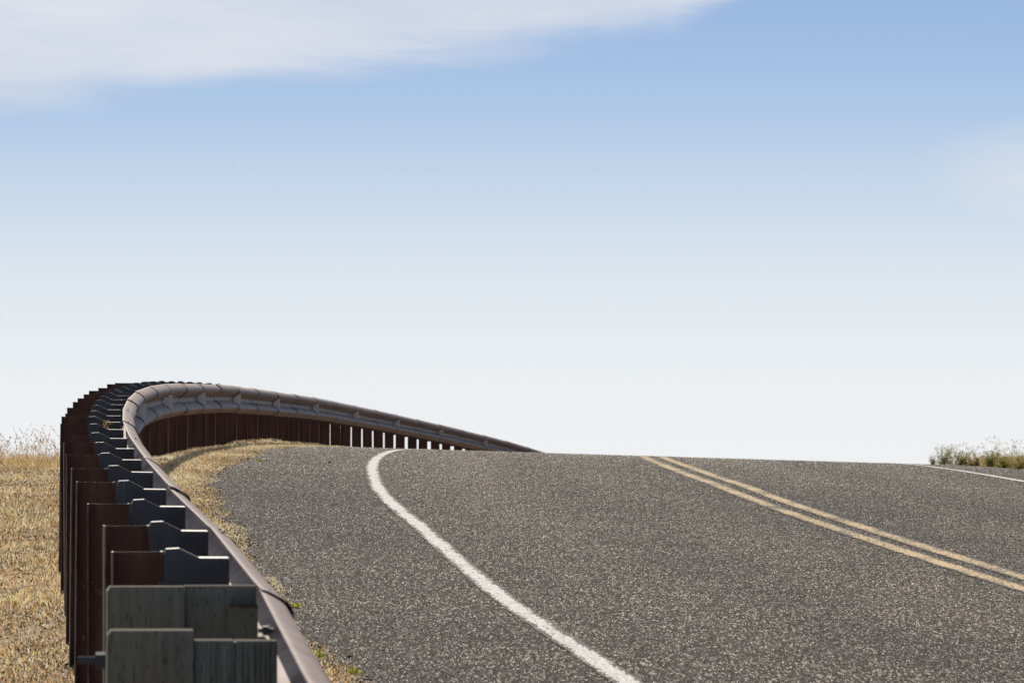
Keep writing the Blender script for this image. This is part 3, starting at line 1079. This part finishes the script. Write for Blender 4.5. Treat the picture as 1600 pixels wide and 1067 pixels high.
# ------------------------------------------------------------------ weeds
def weed(name, base, height, spread, stems, leaves, palette, seedy=0.0, seed=0):
    """branching stems carrying small leaves, local coordinates about base"""
    r = np.random.default_rng(seed)
    vs, fs, cs = [], [], []

    def tri3(a, b, c, col):
        i = len(vs)
        vs.extend([a, b, c]); fs.append((i, i + 1, i + 2)); cs.extend([col] * 3)
    for s in range(stems):
        a = r.uniform(0, 2 * np.pi)
        top = np.array([math.cos(a) * spread * r.uniform(0.1, 1), math.sin(a) * spread * r.uniform(0.1, 1), height * r.uniform(0.45, 1.0)])
        root_ = np.array([r.normal(0, spread * 0.25), r.normal(0, spread * 0.25), -0.02])
        ctrl_ = root_ + (top - root_) * np.array([0.3, 0.3, 0.55])
        pts = [root_ * (1 - q)**2 + 2 * ctrl_ * q * (1 - q) + top * q * q for q in np.linspace(0, 1, 7)]
        cst = np.array([0.16, 0.14, 0.05]) * r.uniform(0.8, 1.3)
        for i in range(6):
            w0 = 0.0022 * (1 - i / 7)
            wv_ = np.array([w0, 0, 0]); w2 = np.array([0, w0, 0])
            tri3(pts[i] - wv_, pts[i] + wv_, pts[i + 1], cst)
            tri3(pts[i] - w2, pts[i] + w2, pts[i + 1], cst)
        for l in range(leaves):
            q = r.uniform(0.12, 1.0)
            i = min(int(q * 6), 5)
            c = pts[i] + (pts[i + 1] - pts[i]) * (q * 6 - i)
            d = r.normal(0, 1, 3); d[2] = abs(d[2]) * 0.8 + 0.2
            d /= np.linalg.norm(d)
            ln = r.uniform(0.010, 0.030) * (1.15 - 0.55 * q)
            sd = np.cross(d, r.normal(0, 1, 3)); sd /= np.linalg.norm(sd)
            c = c + d * r.uniform(0, 0.018)
            col = np.array(palette[r.integers(len(palette))]) * r.uniform(0.75, 1.25)
            i0 = len(vs)
            vs.extend([c, c + d * ln * 0.5 + sd * ln * 0.26, c + d * ln, c + d * ln * 0.5 - sd * ln * 0.26])
            fs.extend([(i0, i0 + 1, i0 + 2), (i0, i0 + 2, i0 + 3)]); cs.extend([col] * 4)
        if r.uniform() < seedy:
            for _ in range(5):
                c = pts[-1] + r.normal(0, 0.010, 3)
                col = np.array((0.28, 0.20, 0.09)) * r.uniform(0.7, 1.3)
                tri3(c, c + np.array([0.007, 0, 0.004]), c + np.array([0.002, 0, 0.016]), col)
    o = mesh_obj(name, vs, np.array(fs), M_leaf, cols=np.array(cs))
    o.location = base
    return o


GREEN = [(0.33, 0.33, 0.07), (0.46, 0.41, 0.10), (0.22, 0.22, 0.05), (0.48, 0.36, 0.13), (0.30, 0.25, 0.07)]
DRYG = [(0.58, 0.40, 0.18), (0.42, 0.34, 0.12), (0.28, 0.28, 0.07), (0.68, 0.52, 0.28), (0.38, 0.21, 0.10)]
OLIVE = [(0.32, 0.33, 0.08), (0.42, 0.36, 0.11), (0.20, 0.20, 0.05), (0.54, 0.39, 0.16)]


def bank_point(px, q):
    x = (px - 800) / FPX * q
    tq = x - float(XR(q))
    return (x, q, float(ground_z(tq, q)))


for i, (px, q, h, sp, st_, lf, pal, lab) in enumerate((
        (1457, 87, 0.17, 0.09, 16, 36, GREEN, 'small green weed first at the left end of the right verge'),
        (1479, 84, 0.33, 0.26, 44, 46, GREEN, 'tallest bushy green weed on the right verge by the brow'),
        (1503, 80, 0.27, 0.22, 40, 46, OLIVE, 'olive green weed with open sprigs right of the tallest one'),
        (1524, 77, 0.20, 0.20, 34, 44, DRYG, 'low dry brownish weed between two greener weeds'),
        (1545, 74, 0.22, 0.20, 36, 44, OLIVE, 'mid-height olive weed halfway along the right verge'),
        (1571, 71, 0.22, 0.21, 36, 44, GREEN, 'dark green leafy weed near the right edge of the photo'),
        (1594, 69, 0.20, 0.20, 32, 44, DRYG, 'dry golden weed at the right edge of the photo'),
)):
    o = weed('weed', bank_point(px, q), h, sp, st_, lf, pal, 0.4, 40 + i)
    tag(o, lab, 'weed')

# low growth and dry grass of the right verge
parts = []
t, y = scatter(55, 100, lambda q: right_edge(q) - 0.02, lambda q: 11.2 + 0 * q, 900)
h = rng.uniform(0.04, 0.19, len(t)) * np.clip((t - 9.2) * 1.2, 0.35, 1)
parts.append(blades(t, y, h, rng.uniform(0.006, 0.012, len(t)), 0.45, [(0.55, 0.36, 0.17), (0.62, 0.47, 0.27), (0.38, 0.22, 0.10), (0.20, 0.20, 0.06), (0.30, 0.26, 0.08)], [26, 16, 16, 26, 26]))
t, y = scatter(55, 96, lambda q: right_edge(q) + 0.15, lambda q: 11.2 + 0 * q, 10)
h = rng.uniform(0.18, 0.42, len(t))
parts.append(blades(t, y, h, np.full(len(t), 0.0035), 0.18, [(0.45, 0.33, 0.18), (0.32, 0.24, 0.12)], [1, 1]))
sp_ = parts[-1][0].reshape(-1, 5, 3)
hv, hf, hc = [], [], []
for q in sp_:
    for _ in range(5):
        c = q[4] + rng.normal(0, 0.012, 3); i0 = len(hv)
        hv += [c, c + np.array([0.007, 0, 0.003]), c + np.array([0.002, 0, 0.018])]
        hf.append((i0, i0 + 1, i0 + 2)); hc += [np.array((0.34, 0.25, 0.13)) * rng.uniform(0.7, 1.3)] * 3
parts.append((np.array(hv), np.array(hf), np.array(hc)))
v, f, c = merge(parts)
o = mesh_obj('verge_grass', v, f, M_straw, cols=c)
tag(o, 'dry and green grass covering the verge right of the road', 'verge grass', kind='stuff')

# sprouts rooted in the shoulder
YEL = [(0.42, 0.44, 0.05), (0.30, 0.36, 0.05), (0.50, 0.46, 0.10)]
for i, (px, py, h, lab) in enumerate(((406, 720, 0.024, 'yellow-green sprout growing from the asphalt near the bend of the verge'),
                                      (463, 948, 0.014, 'small green sprout in the shoulder beside the lapped rail joint'),
                                      (500, 1030, 0.022, 'green sprout in the straw next to the pale rail at the bottom'),
                                      (552, 1053, 0.022, 'bright yellow sprout in the shoulder right of the straw'))):
    tq, q = find(px, py)
    o = weed('sprout', (float(XR(q)) + tq, q, float(ground_z(tq, q)) + 0.015), h, 0.024, 7, 6, YEL, 0, 70 + i)
    tag(o, lab, 'sprout')
# dry sprig caught between blockouts
c = rail_point(9.6)
o = weed('dry_sprig', (c[0] - 0.10, c[1], c[2] - 0.13), 0.16, 0.03, 5, 10, [(0.55, 0.36, 0.14), (0.45, 0.28, 0.12)], 1, 90)
tag(o, 'dry golden sprig sticking up between the dark blockouts', 'sprig')
